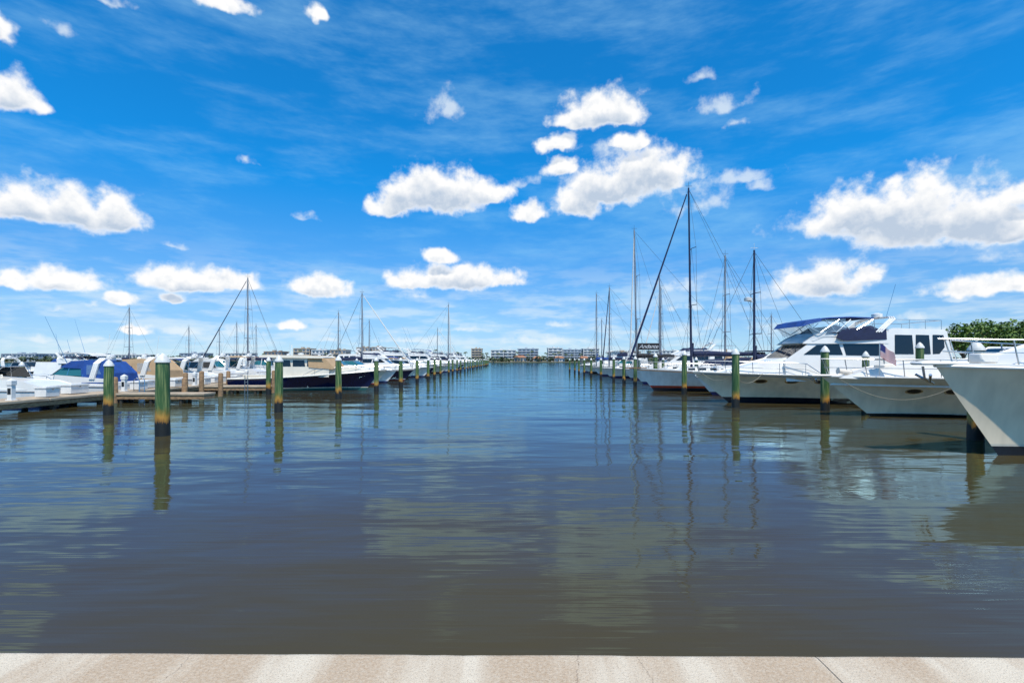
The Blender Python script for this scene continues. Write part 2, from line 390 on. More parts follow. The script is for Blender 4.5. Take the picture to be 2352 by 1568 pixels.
# ---- right side, nearest bow
HT=(.74,.62,.45)
e=empty('motor_yacht',(26.5,13.65,0),pi)
h1=Hull(15,4.7,2.2,2.5,1.75,p=2.0,t0=.35)
h1.build(e,HM(col=HT,bottom=(.012,.012,.012),boot=(.55,.5,.4),z1=.25,z2=.30),rub=WHITE,rr=.05,rubdz=-.06)
h1.rail(e,6,.68,.14,1.15,True,.25,.022)
g=G(); gl=G()
House([(13.4,2.4),(12.8,2.72),(11.6,3.05),(10.2,3.35),(8.5,3.5),(8.5,2.2)],1.75,1.4,1.15).build(g)
A=House([(9.6,3.2),(8.2,4.3),(2.0,4.4),(1.6,2.0),(9.6,2.0)],2.1,1.8,.4).build(g)
A.side(gl,[(8.8,3.45),(8.0,4.05),(3,4.1),(3,3.4)]); A.front(gl,(9.6,3.2),(8.2,4.3))
House([(8.6,4.25),(7.8,4.95),(4,5.0),(4,4.25)],1.8,1.75,.2).build(g)
g.box(14.2,15.5,-.22,.22,2.46,2.56); g.box(13.4,13.9,-.2,.2,2.5,2.78)
g.obj('superstructure',WHITE,e,bevel=.06); gl.obj('windows',GLASS,e)
g=G(); g.tube([(15.3,0,2.42),(15.25,0,2.1),(15.0,0,1.95)],.03,6); g.tube([(15.3,.25,2.2),(15.1,0,2.0),(15.3,-.25,2.2)],.035,6); g.obj('anchor',STEEL,e)
# ---- second boat
e=empty('cabin_cruiser',(27.3,23.2,0),pi)
h2=Hull(13,3.9,1.75,1.85,2.3,p=2.1,t0=.38); h2.build(e,HM(col=HT,bottom=(.012,.012,.012),boot=(.6,.56,.5),z1=.12,z2=.17),rub=WHITE,rr=.05,rubdz=-.38)
h2.rail(e,5,.8,.12,1.2,True,.3,.022); h2.ports(e,[9.3,7.9],1.18,.26,.09)
g=G(); gl=G()
House([(12.2,1.8),(11,2.15),(9.0,2.42),(6,2.6),(4.5,2.65),(4.5,1.6)],1.65,1.35,1.1).build(g)
A=House([(5.0,2.55),(3.8,3.2),(1,3.2),(.6,1.6),(5.0,1.6)],1.75,1.5).build(g)
A.front(gl,(5.0,2.55),(3.8,3.2)); A.side(gl,[(4.6,2.6),(3.8,3.05),(1.4,3.05),(1.4,2.6)])
g.box(12.4,13.5,-.2,.2,1.84,1.93); g.obj('superstructure',WHITE,e,bevel=.05); gl.obj('windows',GLASS,e)
g=G(); g.box(9.6,10.3,-.35,.35,2.2,2.36); g.tube([(11.6,0,2.0),(12.2,0,2.08)],.12,8); g.obj('hatch_and_windlass',DECK,e,bevel=.03)
g=G(); g.tube([(13.4,0,1.8),(13.2,0,1.55)],.03,6); g.tube([(13.35,.22,1.72),(13.15,0,1.55),(13.35,-.22,1.72)],.03,6); g.obj('anchor',STEEL,e)
rope(e,(12.4,.5,1.7),(8.4,1.9,1.5),.75,.013)
g=G(); g.tube([(11.0,1.0,1.9),(11.0,1.0,3.35)],.018,5,3)
nr,nc=13,10
def fp(i,j): 
    u=j/nc; v=i/nr
    return (11.0-u*.55-.12*v*u, 1.0+.10*math.sin(u*7+v*2)*u+.05, 3.34-v*.60-u*.42)
for i in range(nr):
    for j in range(nc):
        mi=2 if (i<7 and j<4) else (0 if i%2==0 else 1)
        g.add([fp(i,j),fp(i,j+1),fp(i+1,j+1),fp(i+1,j)],[(0,1,2,3)],mi)
g.obj('american_flag',[RED,FWHITE,FBLUE,STEEL],e,60)
# ---- third: big flybridge yacht
e,h3=flybridge(25.9,30.6,pi,14.9,BLUE,hm=HM(col=HT,bottom=(.012,.012,.018),boot=(.012,.012,.018),z1=.2,z2=.34))
rope(e,(14.4,.3,1.8),(13.4,3.0,2.0),.5,.014); rope(e,(11.4,1.6,1.8),(14,3.2,2.0),.6,.014)
# ---- big sailboat
sailboat(23.0,42.0,pi,12.6,17.0,.63,HM(col=(.74,.72,.68),bottom=(.02,.02,.03),boot=(.42,.04,.02),z1=.28,z2=.44),NAVY,DMAST,DMAST,bimini=NAVY,sprit=.9,hb=1.9,booml=.5,lean=-.25,jr=.10)
# 'Andante' ketch behind
e,h5=sailboat(26.5,54,pi,14,16.6,.93,None,BLACKC,WCANV,ALU,bimini=NAVY,hb=1.8,booml=.3,lean=-.3)
g=G(); g.box(11.0,13.3,1.35,1.39,3.65,4.35); 
for a in (11.05,12.15,13.25): g.tube([(a,1.37,1.7),(a,1.37,4.3)],.025,5)
g.obj('name_dodger',BLACKC,e)
tcv=D.curves.new('boat_name','FONT'); tcv.body='Andante'; tcv.size=.58; tcv.shear=.35; tcv.extrude=.004; tcv.align_x='CENTER'; tcv.align_y='CENTER'
to=D.objects.new('boat_name_lettering',tcv); S.collection.objects.link(to); tcv.materials.append(FWHITE); to.parent=e
to.location=(12.15,1.41,4.0); to.rotation_euler=(pi/2,0,pi)
# other sailboats and yachts on the right
sailboat(27,46.5,pi,10,12.3,.72,cover=TAN,hb=1.4)
sailboat(24.5,37,pi,11,10.7,.6,mastm=DMAST,cover=NAVY,radar=True,hb=1.45,booml=.3)
flybridge(27,60,pi,13,None,cover=NAVY,outr=True)
sailboat(25.5,66,pi,11,13.5,.55,jib=WCANV)
sailboat(30,75,pi,11,13.5,.7,jib=WCANV,cover=BLUE)
sailboat(25,73,pi,12,13.2,.9,jib=NAVY)
sailboat(26,81,pi,13,13.3,.95,cover=BLUE)
express(24,88,pi,10,WCANV); flybridge(26,96,pi,13,WCANV); sailboat(25,104,pi,11,11)
express(24.5,111,pi,10,NAVY)
for (x,y,k) in ((30.4,52,0),(31,62,1),(30.4,71,2),(31,84,0),(30.4,95,1)):
    if k==0: express(x,y,0,10,BLUE)
    elif k==1: flybridge(x,y,0,13,NAVY,detail=False)
    else: sailboat(x,y,0,11,9)
express(31.2,24,0,10,TAN)

# ---- left: navy downeast boat
e=empty('lobster_yacht',(-23.6,43.2,0),0)
hn=Hull(12.3,3.8,1.05,1.75,1.3,p=2.0,t0=.4,sh=1.7); hn.build(e,HM(col=(.006,.010,.045),bottom=(.02,.10,.09),boot=(.55,.5,.4),z1=.2,z2=.27,rough=.12),rub=CREAM,rr=.05,rubdz=-.05)
hn.rail(e,6.2,.5,.12,1.3,False,.1,.017)
g=G(); gl=G(); cv=G()
House([(11.0,1.5),(10.4,1.85),(7.8,2.02),(7.8,1.2)],1.35,1.15,.8).build(g)
P=House([(8.3,1.9),(7.5,2.75),(3.6,2.85),(3.6,2.75),(4.0,1.2),(8.3,1.2)],1.5,1.35).build(g)
for a,b in ((7.45,6.5),(6.35,5.3),(5.15,4.2)): P.side(gl,[(a+.2 if a>7 else a,2.05),(a-.1,2.55),(b,2.58),(b,2.05)])
P.front(gl,(8.3,1.9),(7.5,2.75),.15,.85,.1,3)
House([(7.8,2.76),(7.6,2.88),(3.0,2.98),(2.6,2.92),(2.6,2.84)],1.6,1.55).build(g)
g.box(1.2,4.0,-1.6,1.6,.95,1.35)
g.obj('pilothouse',CREAM,e,bevel=.04); gl.obj('windows',GLASS,e)
House([(8.75,1.9),(7.9,2.72),(6.6,2.74),(6.7,2.0),(8.6,1.86)],1.5,1.42).build(cv); cv.obj('windshield_cover',TAN,e,bevel=.05)
g=G(); g.tube([(4.6,0,2.95),(4.6,0,3.9)],.03,5); g.lathe([(.05,3.0),(.25,3.02),(.25,3.16),(.05,3.2)],12,(5.4,0)); 
for sg in (1,-1): g.tube([(2.8,sg*1.5,2.85),(2.6,sg*1.6,1.3)],.03,5)
g.obj('mast_and_radar',WHITE,e)
NH=HM(col=(.01,.015,.05),bottom=(.2,.02,.02),boot=(.6,.6,.6),z1=.15,z2=.22,rough=.12); CH=HM(col=(.66,.58,.44),bottom=(.02,.02,.02),boot=(.3,.03,.02),z1=.12,z2=.22)
row=[(51,'e',10.5,TAN,CH),(57,'e',9.5,None,None),(63,'s',11,None,NH),(69.5,'f',11.5,None,None),(76,'e',10,BLUE,None),(83,'e',9,TAN,NH),(90,'f',14,WCANV,None),(98,'e',10,None,CH),(105,'s',11,None,None),(113,'f',14.5,BLUE,None),(123,'e',11,WCANV,None),(133,'s',12,None,NH),(144,'f',15,WCANV,None),(158,'e',12,None,None),(174,'f',15,None,None),(190,'e',13,NAVY,None),(208,'f',15,None,None),(226,'e',13,None,None)]
for y,k,L,c,hm in row:
    tipx=-12.3+random.uniform(-1.0,.3)
    if k=='e': express(tipx-L,y,0,L,c,random.choice([GLASS,TEAL]),hm,full=c is not None and random.random()<.5,arch=random.random()<.6)
    elif k=='f': flybridge(tipx-L,y,0,L,c,enc=False,detail=random.random()<.4,outr=random.random()<.5)
    else: sailboat(tipx-L,y,0,L,14.3 if y==105 else 11,.93 if y==105 else .4,hm,jib=WCANV,cover=random.choice([NAVY,TAN,BLUE]))
# far side of left pier (bows away)
express(-26.4,34.5,pi,7.6,BLUE,TEAL,hb=1.15)
express(-26.3,39.2,pi,8.2,TAN,GLASS,hb=1.25); express(-26.3,43.8,pi,8.8,WCANV,TEAL,hb=1.3,full=False)
express(-26.5,48.4,pi,9.0,None,GLASS); express(-26.3,53,pi,9.4,TAN,TEAL,full=False)
sailboat(-26.2,58,pi,10.5,12.1,.42,jib=NAVY,cover=NAVY,jr=.06)
express(-26.5,63,pi,10,WCANV,full=False); express(-26.5,68,pi,9,NAVY,GLASS,CH); express(-26.5,73,pi,10,NAVY); flybridge(-26.5,80,pi,10,None,outr=True,detail=False); sailboat(-26.5,88,pi,10,11,.4)
express(-26.5,97,pi,11,WCANV); sailboat(-26.5,107,pi,10,11,.4); express(-26.5,117,pi,11,TAN); flybridge(-26.5,128,pi,13,None)
express(-26.4,29.0,pi,8.0,None,GLASS,hb=1.2,arch=False)
for y in range(48,150,8):
    k=random.random(); x=-66+random.uniform(-1,1)
    if k<.5: express(x,y,0,random.uniform(8,10.5),random.choice([WCANV,BLUE,TAN,None,NAVY]),GLASS,random.choice([None,NH,CH]))
    elif k<.72: flybridge(x,y,0,11,random.choice([WCANV,NAVY,None]),enc=False,detail=False,outr=True)
    else: sailboat(x,y,0,10,random.choice([9,11]),.5,cover=random.choice([NAVY,BLUE]))
for y in range(44,130,11):
    flybridge(-44-random.random()*2,y+3,0,9.5,random.choice([WCANV,NAVY,None]),enc=False,detail=False,outr=True) if random.random()<.4 else express(-44,y+3,0,8.5,random.choice([WCANV,TAN]),GLASS)

# ------------------------------------------------------------------ pilings
def pilemat():
    m,n,l,b=newmat('painted_piling')
    tc=n.new('ShaderNodeTexCoord'); sp=n.new('ShaderNodeSeparateXYZ'); l.new(tc.outputs['Object'],sp.inputs[0])
    oi=n.new('ShaderNodeObjectInfo')
    add=n.new('ShaderNodeVectorMath'); add.operation='ADD'; l.new(tc.outputs['Object'],add.inputs[0]); l.new(oi.outputs['Location'],add.inputs[1])
    mp=n.new('ShaderNodeMapping'); mp.inputs['Scale'].default_value=(7,7,1.4); l.new(add.outputs[0],mp.inputs[0])
    ns=n.new('ShaderNodeTexNoise'); ns.inputs['Scale'].default_value=1.0; ns.inputs['Detail'].default_value=9; ns.inputs['Roughness'].default_value=.65; l.new(mp.outputs[0],ns.inputs['Vector'])
    ma=n.new('ShaderNodeMath'); ma.operation='MULTIPLY_ADD'; ma.inputs[1].default_value=.7; l.new(ns.outputs[0],ma.inputs[0]); l.new(sp.outputs[2],ma.inputs[2])
    mr=n.new('ShaderNodeMapRange'); mr.inputs[1].default_value=.35; mr.inputs[2].default_value=3.65; l.new(ma.outputs[0],mr.inputs[0])
    r=n.new('ShaderNodeValToRGB'); e=r.color_ramp.elements
    e[0].position=0; e[0].color=(.006,.006,.005,1); e[1].position=1; e[1].color=(.05,.11,.03,1)
    for p,c in ((.135,(.008,.008,.006)),(.15,(.20,.09,.012)),(.20,(.42,.21,.03)),(.25,(.16,.13,.02)),(.30,(.035,.09,.02)),(.75,(.03,.095,.03))):
        q=e.new(p); q.color=c4(c)
    l.new(mr.outputs[0],r.inputs[0])
    mp2=n.new('ShaderNodeMapping'); mp2.inputs['Scale'].default_value=(14,14,.9); l.new(add.outputs[0],mp2.inputs[0])
    n2=n.new('ShaderNodeTexNoise'); n2.inputs['Scale'].default_value=1; n2.inputs['Detail'].default_value=7; l.new(mp2.outputs[0],n2.inputs['Vector'])
    m2=n.new('ShaderNodeMapRange'); m2.inputs[1].default_value=.47; m2.inputs[2].default_value=.66; m2.inputs[4].default_value=.85; l.new(n2.outputs[0],m2.inputs[0])
    mz=n.new('ShaderNodeMapRange'); mz.inputs[1].default_value=.6; mz.inputs[2].default_value=1.0; l.new(sp.outputs[2],mz.inputs[0])
    mm=n.new('ShaderNodeMath'); mm.operation='MULTIPLY'; l.new(m2.outputs[0],mm.inputs[0]); l.new(mz.outputs[0],mm.inputs[1])
    mx=n.new('ShaderNodeMixRGB'); mx.inputs[2].default_value=(.24,.28,.10,1); l.new(mm.outputs[0],mx.inputs[0]); l.new(r.outputs[0],mx.inputs[1])
    l.new(mx.outputs[0],b.inputs['Base Color']); b.inputs['Roughness'].default_value=.6
    bp=n.new('ShaderNodeBump'); bp.inputs['Strength'].default_value=.5; bp.inputs['Distance'].default_value=.02; l.new(n2.outputs[0],bp.inputs['Height']); l.new(bp.outputs[0],b.inputs['Normal'])
    return m
PILE=pilemat(); CAP=simple('piling_cap',(.72,.72,.68),.5,var=.15,scale=6)
def piling(x,y,hh=2.7,r=.195):
    g=G(); n=18; prof=[(r*1.04,-1.5)]+[(r*(1.04-.1*i/n),-.2+(hh-.05)*i/n) for i in range(n+1)]
    g.lathe(prof,22,jit=.06)
    t=hh-.26; g.lathe([(r*1.03,t),(r*1.08,t+.01),(r*1.05,t+.07),(r*.55,t+.24),(.02,t+.33)],22,mi=1)
    o=g.obj('mooring_piling',[PILE,CAP],None,50,(x,y,0)); o.rotation_euler=(random.uniform(-.008,.008),random.uniform(-.008,.008),random.uniform(0,6)); return o
for x,y,hh,r in ((-12.0,17.2,2.76,.22),(-19.1,23.7,2.55,.2),(-11.6,24.9,2.75,.195),(-18.2,37.4,2.75,.17),(-11.5,33.2,2.8,.2),(-11.1,41,2.75,.19),(-10.7,48.2,2.75,.19),(-10.8,57,2.75,.19),(-10.9,65,2.75,.18),
  (-37,37.8,2.4,.18),(-30.5,24.5,2.4,.18),
  (15.1,16.3,3.15,.22),(16.0,25.6,3.25,.2),(12.2,27.3,3.15,.2),(13.0,37.8,3.2,.19),(12.8,44.6,3.1,.19),(22.5,27.6,3.5,.2),(19.2,27.2,3.0,.18),(12.3,50,2.9,.18),(12.3,55,2.9,.18),(12.8,63,2.9,.18)):
    piling(x,y,hh,r)
y=72
while y<245:
    piling(-11.2+random.uniform(-.2,.2),y,2.7+random.uniform(-.1,.2),.18); 
    if y<112: piling(12.7+random.uniform(-.2,.2),y,2.8,.18)
    y+=7.6
for y in (45,52,59,67,75,83,91): piling(-18.3,y,2.7,.17)
for y in (47.5,58,69,78,86): piling(17.5,y,2.8,.17)

# ------------------------------------------------------------------ docks
def pier(x0,x1,y0,y1,fing,fdir,name='dock_pier'):
    e=empty(name,(0,0,0)); g=G(); b=G(); p=G()
    y=y0
    while y<y1-.1:
        g.box(x0,x1,y+.015,min(y+3,y1)-.015,.48,.62); y+=3
    b.box(x0+.06,x1-.06,y0,y1,.24,.475); 
    y=y0+.5
    while y<y1: 
        for xx in (x0+.3,x1-.3): p.tube([(xx,y,-1),(xx,y,.24)],.14,8)
        p.box(x0+.1,x1-.1,y-.15,y+.15,.12,.238); y+=3
    for fy,fl in fing:
        a,c=(x1+.01,x1+fl) if fdir>0 else (x0-fl,x0-.01)
        g.box(a,c,fy-.6,fy+.6,.475,.6); b.box(a+.02,c-.02,fy-.55,fy+.55,.24,.47)
        xx=a+.5
        while xx<c: p.tube([(xx,fy-.4,-1),(xx,fy-.4,.25)],.11,8); p.tube([(xx,fy+.4,-1),(xx,fy+.4,.25)],.11,8); xx+=1.8
    g.obj('deck_slabs',CONC,e,bevel=.02); b.obj('beams',WOOD,e); p.obj('dock_piles',DWOOD,e); return e
ly=[(30.5,5.6),(39.2,5.2)]+[(y,6) for y in (47,54.3,60,66.5,73,80,87,94.5,102,109,118)]
pier(-26.1,-24,8,235,ly,1)
pier(28,30.2,8,115,[(19,8),(27,8),(34.5,8),(48,8),(57,8),(63.5,8)],-1)
pier(-68.5,-66.5,20,150,[],1)
PED=simple('pedestal_plastic',(.75,.74,.70),.4,var=.08)
def pedestal(x,y,rz=0):
    g=G(); g.box(-.11,.11,-.11,.11,0,.75); g.box(-.14,.14,-.14,.14,.75,.95); g.add([(-.15,-.15,.95),(.15,-.15,.95),(.15,.15,.95),(-.15,.15,.95),(0,0,1.08)],[(0,1,4),(1,2,4),(2,3,4),(3,0,4),(3,2,1,0)])
    g.box(-.08,.08,-.125,-.11,.3,.6,1); g.box(-.16,.16,-.16,.16,0,.05)
    g.obj('power_pedestal',[PED,GLASS],None,loc=(x,y,.62),bevel=.01)
def dockbox(x,y,w=1.2):
    g=G(); g.box(-.3,.3,-w/2,w/2,.04,.48); g.box(-.34,.34,-w/2-.04,w/2+.04,.48,.56); g.box(-.28,.28,-w/2+.05,w/2-.05,.56,.6); g.box(.3,.33,-.06,.06,.4,.5,1)
    g.obj('dock_box',[PED,STEEL],None,loc=(x,y,.62),bevel=.025)
for y in (24.4,31.5,38.5,46,54,62,71,80): pedestal(-24.4,y)
for y in (23.0,29.2,35.2,43,51): dockbox(-25.5,y)
for y in (26.5,33,36.5,40,44.5): dockbox(-24.6,y,.8)
def woodpost(x,y,hh=1.9):
    g=G(); g.lathe([(.17,-1.2),(.17,0),(.16,hh*.5),(.15,hh),(.12,hh+.05),(.02,hh+.08)],14,jit=.1); g.obj('timber_post',WOOD,None,50,(x,y,0))
for x,y,hh in ((-21.7,35.0,1.75),(-20.6,35.4,1.6),(-23.8,30,1.5),(-23.8,36.5,1.6),(-18.7,39.3,1.7),(-20.4,31.2,1.4),(-23.8,42,1.6)): woodpost(x,y,hh)
g=G()
for yy in (31.9,32.35):
    g.tube([(-23.75,yy,-.6),(-23.75,yy,1.3),(-23.9,yy,1.45),(-24.1,yy,1.3),(-24.1,yy,.62)],.025,6)
for zz in (-.3,0,.3,.6,.9): g.tube([(-23.75,31.9,zz),(-23.75,32.35,zz)],.02,6)
g.obj('dock_ladder',STEEL)
g=G()
for yy in (35.6,36.0): g.tube([(-19.0,yy,-.5),(-19.0,yy,1.5)],.025,6)
for zz in (-.2,.1,.4,.7,1.0,1.3): g.tube([(-19.0,35.6,zz),(-19.0,36.0,zz)],.02,6)
g.obj('dock_ladder',STEEL)

# ------------------------------------------------------------------ seawall / quay
def quaymat():
    m,n,l,b=newmat('quay_concrete')
    tc=n.new('ShaderNodeTexCoord'); P=tc.outputs['Object']
    def ns(sc,st=(1,1,1),det=6,ro=.6):
        mp=n.new('ShaderNodeMapping'); mp.inputs['Scale'].default_value=st; l.new(P,mp.inputs[0])
        q=n.new('ShaderNodeTexNoise'); q.inputs['Scale'].default_value=sc; q.inputs['Detail'].default_value=det; q.inputs['Roughness'].default_value=ro; l.new(mp.outputs[0],q.inputs['Vector']); return q.outputs[0]
    def mr(s,a,b_,c=0,d=1):
        q=n.new('ShaderNodeMapRange'); q.inputs[1].default_value=a; q.inputs[2].default_value=b_; q.inputs[3].default_value=c; q.inputs[4].default_value=d; l.new(s,q.inputs[0]); return q.outputs[0]
    def mix(f,a,b_,t='MIX'):
        q=n.new('ShaderNodeMixRGB'); q.blend_type=t
        for i,s in ((0,f),(1,a),(2,b_)):
            if isinstance(s,(int,float)): q.inputs[i].default_value=s
            elif isinstance(s,tuple): q.inputs[i].default_value=c4(s)
            else: l.new(s,q.inputs[i])
        return q.outputs[0]
    c=mix(mr(ns(1.9,(1,.12,1),5),.44,.57),(.47,.34,.22),(.68,.58,.44))
    c=mix(mr(ns(5,(1,.3,1)),.45,.75,0,.5),c,(.38,.27,.17))
    c=mix(mr(ns(50,det=4),.38,.68,0,.5),c,(.66,.56,.43))
    c=mix(mr(ns(110,det=3,ro=.8),.54,.66,0,.8),c,(.24,.17,.11))
    sp=n.new('ShaderNodeSeparateXYZ'); l.new(P,sp.inputs[0]); wob=mr(ns(2.5,det=8,ro=.7),0,1,-.09,.09)
    for x0 in (.32,.66,-1.75,3.6):
        a=n.new('ShaderNodeMath'); a.operation='ADD'; l.new(sp.outputs[0],a.inputs[0]); l.new(wob,a.inputs[1])
        s=n.new('ShaderNodeMath'); s.operation='SUBTRACT'; l.new(a.outputs[0],s.inputs[0]); s.inputs[1].default_value=x0
        d=n.new('ShaderNodeMath'); d.operation='ABSOLUTE'; l.new(s.outputs[0],d.inputs[0])
        c=mix(mr(d.outputs[0],.0006,.003,.65,0),c,(.16,.11,.08))
    l.new(c,b.inputs['Base Color']); b.inputs['Roughness'].default_value=.9
    bp=n.new('ShaderNodeBump'); bp.inputs['Strength'].default_value=.7; bp.inputs['Distance'].default_value=.01; l.new(ns(60,det=5,ro=.75),bp.inputs['Height']); l.new(bp.outputs[0],b.inputs['Normal'])
    return m
QM=quaymat()
e=empty('concrete_seawall',(0,0,0),math.radians(-.45))
xs=[-60,-40,-22,-11.4,-4.9,1.62,8.1,14.6,26,40,60]
g=G()
for a,b in zip(xs,xs[1:]):
    n=max(8,int((b-a)*10)) if b-a<8 else 8; va=[]; x0=a+.003; x1=b-.003
    prof=[(-12,1.0),(2.70,1.0),(2.725,.994),(2.738,.98),(2.742,.95),(2.742,.6),(2.60,.58),(2.60,-2)]
    for i in range(n+1):
        x=x0+(x1-x0)*i/n; j=.006*noise.noise((x*1.7,0,0))+.004*noise.noise((x*9,3,0))
        va+=[(x,yy+(j if 2.69<yy else 0),zz) for yy,zz in prof]
    K=len(prof); f=[(i*K+k,(i+1)*K+k,(i+1)*K+k+1,i*K+k+1) for i in range(n) for k in range(K-1)]
    f+=[tuple(range(K)),tuple(n*K+k for k in reversed(range(K)))]
    g.add(va,f)
g.obj('slabs',QM,e,60)
g=G(); g.box(-60,60,-12,2.4,.5,.985); g.obj('joint_filler',DWOOD,e)

# ------------------------------------------------------------------ water: turbid body + tinted fresnel reflection
m,n,l,b=newmat('harbour_water'); n.remove(b)
tc=n.new('ShaderNodeTexCoord')
def wn(sc,st,det,ro=.5,rot=.25):
    mp=n.new('ShaderNodeMapping'); mp.inputs['Scale'].default_value=st; mp.inputs['Rotation'].default_value=(0,0,rot); l.new(tc.outputs['Object'],mp.inputs[0])
    q=n.new('ShaderNodeTexNoise'); q.inputs['Scale'].default_value=sc; q.inputs['Detail'].default_value=det; q.inputs['Roughness'].default_value=ro; l.new(mp.outputs[0],q.inputs['Vector']); return q.outputs[0]
bump=None
for h,dist in ((wn(.25,(.40,1.2,1),2,rot=.12),.11),(wn(1.2,(.50,1.2,1),2,rot=-.14),.019),(wn(6,(.10,1.3,1),1.5,rot=.0),.0030),(wn(14,(.05,1.4,1),1,rot=.0),.0011)):
    bp=n.new('ShaderNodeBump'); bp.inputs['Strength'].default_value=1; bp.inputs['Distance'].default_value=dist; l.new(h,bp.inputs['Height'])
    if bump: l.new(bump,bp.inputs['Normal'])
    bump=bp.outputs[0]
mx=n.new('ShaderNodeMixRGB'); mx.inputs[1].default_value=(.066,.051,.019,1); mx.inputs[2].default_value=(.050,.041,.018,1); l.new(wn(.1,(1,1,1),3),mx.inputs[0])
df=n.new('ShaderNodeBsdfDiffuse'); l.new(mx.outputs[0],df.inputs[0])
gs=n.new('ShaderNodeBsdfGlossy'); gs.inputs['Color'].default_value=(.42,.78,1,1); gs.inputs['Roughness'].default_value=.04; l.new(bump,gs.inputs['Normal'])
fr=n.new('ShaderNodeFresnel'); fr.inputs['IOR'].default_value=1.28; l.new(bump,fr.inputs['Normal'])
ms=n.new('ShaderNodeMixShader'); l.new(fr.outputs[0],ms.inputs[0]); l.new(df.outputs[0],ms.inputs[1]); l.new(gs.outputs[0],ms.inputs[2]); l.new(ms.outputs[0],n['Material Output'].inputs[0])
g=G(); g.add([(-3500,-200,0),(3500,-200,0),(3500,6000,0),(-3500,6000,0)],[(0,1,2,3)]); g.obj('water',m,None,0)

# ------------------------------------------------------------------ far shore
SAND=simple('shore_ground',(.20,.17,.10),.95,var=.25,scale=.05)
g=G(); g.box(-2500,2500,480,1500,-.5,.9); g.box(62,400,60,300,-.5,.9) ; g.obj('ground',SAND,None,0)
def leafmat(name,a,b_):
    m,n,l,b=newmat(name); gi=n.new('ShaderNodeNewGeometry'); r=n.new('ShaderNodeValToRGB'); e=r.color_ramp.elements; e[0].color=c4(a); e[1].color=c4(b_)
    l.new(gi.outputs['Random Per Island'],r.inputs[0]); l.new(r.outputs[0],b.inputs['Base Color']); b.inputs['Roughness'].default_value=.7; return m
LEAF=leafmat('foliage',(.03,.08,.012),(.14,.22,.03)); LEAFD=leafmat('distant_foliage',(.04,.07,.03),(.10,.13,.06)); BARK=simple('bark',(.16,.12,.08),.9,var=.3)
def leaves(g,c,R,n,sz,mi=0):
    for _ in range(n):
        while True:
            d=Vector((random.uniform(-1,1),random.uniform(-1,1),random.uniform(-.8,1)))
            if .4<d.length<1: break
        k=1+.35*noise.noise(d*2+Vector(c)*.3)
        p=Vector((c[0]+d.x*R[0]*k,c[1]+d.y*R[1]*k,c[2]+d.z*R[2]*k))
        a=Vector((random.uniform(-1,1),random.uniform(-1,1),random.uniform(-.6,.6))).normalized(); b=a.cross(Vector((random.uniform(-1,1),random.uniform(-1,1),1))).normalized()
        s=sz*random.uniform(.5,1.2); g.add([p-a*s,p+b*s*.6,p+a*s,p-b*s*.6],[(0,1,2,3)],mi)
g=G(); x=-560
while x<560:
    H=random.uniform(2.2,5.6); leaves(g,(x,486+random.uniform(-3,12),H*.6+.6),(random.uniform(3,7),4,H*.6),70,1.4)
    x+=random.uniform(3,8)
g.obj('distant_tree_line',LEAFD,None,0)
for i,(x,y,R) in enumerate(((68.5,76,4.4),(73.5,78,5.0),(79,79,5.0),(86,84,5.2),(96,90,6),(72,100,5),(66,96,4))):
    g=G(); base=.9; up=1.4
    g.tube([(0,0,base),(.1,.1,2.5),(0,0,4+up)],.28,8,1,r2=.15)
    for k in range(6):
        a=k*1.05; g.tube([(0,0,2.6+.15*k),(math.cos(a)*R*.35,math.sin(a)*R*.35,4+up),(math.cos(a)*R*.65,math.sin(a)*R*.65,5.2+up)],.1,5,1,r2=.03)
    for k in range(14):
        a=random.uniform(0,6.3); q=random.uniform(0,.75)*R; leaves(g,(math.cos(a)*q,math.sin(a)*q,up+random.uniform(3.2,6.6)-q*.25),(R*.36,R*.36,R*.26),180,.28)
    g.obj('broadleaf_tree',[LEAF,BARK],None,0,(x,y,0))
def palm(x,y,H):
    g=G(); ln=random.uniform(-.6,.6); g.tube([(0,0,.8),(ln*.4,0,H*.5),(ln,0,H)],.28,6,1,r2=.18)
    for k in range(18):
        a=k*2.4; r=random.uniform(1.9,2.6); up=random.uniform(-.2,1.0); dx,dy=math.cos(a),math.sin(a); sx,sy=-dy*.32,dx*.32
        P=[(ln,0,H),(ln+dx*r*.5,dy*r*.5,H+up),(ln+dx*r,dy*r,H+up-1.2)]
        g.add([(p[0]-sx*w,p[1]-sy*w,p[2]) for p,w in zip(P,(.5,1.3,.2))]+[(p[0]+sx*w,p[1]+sy*w,p[2]-.1) for p,w in zip(P,(.5,1.3,.2))],[(0,1,4,3),(1,2,5,4)])
    g.obj('palm_tree',[LEAFD,BARK],None,0,(x,y,0))
for x in (-52,-47,-30,-15,-8,3,14,33,39,52,64,75,92,-75,-98,-128,-165,-180,-205,-240,-118,110,130,-22,20,45,58): palm(x+random.uniform(-2,2),480.8+random.uniform(0,2),random.uniform(7,12))
BW=[simple('stucco_white',(.62,.62,.60),.8,var=.06,scale=.3),simple('stucco_tan',(.50,.40,.30),.8,var=.08,scale=.3),simple('stucco_brown',(.38,.28,.21),.8,var=.1,scale=.3),simple('stucco_grey',(.42,.47,.52),.8,var=.1,scale=.3)]
BWIN=simple('building_glass',(.12,.18,.25),.25,var=.3,scale=.4); ROOF=simple('terracotta_roof',(.38,.18,.10),.85,var=.2,scale=1)
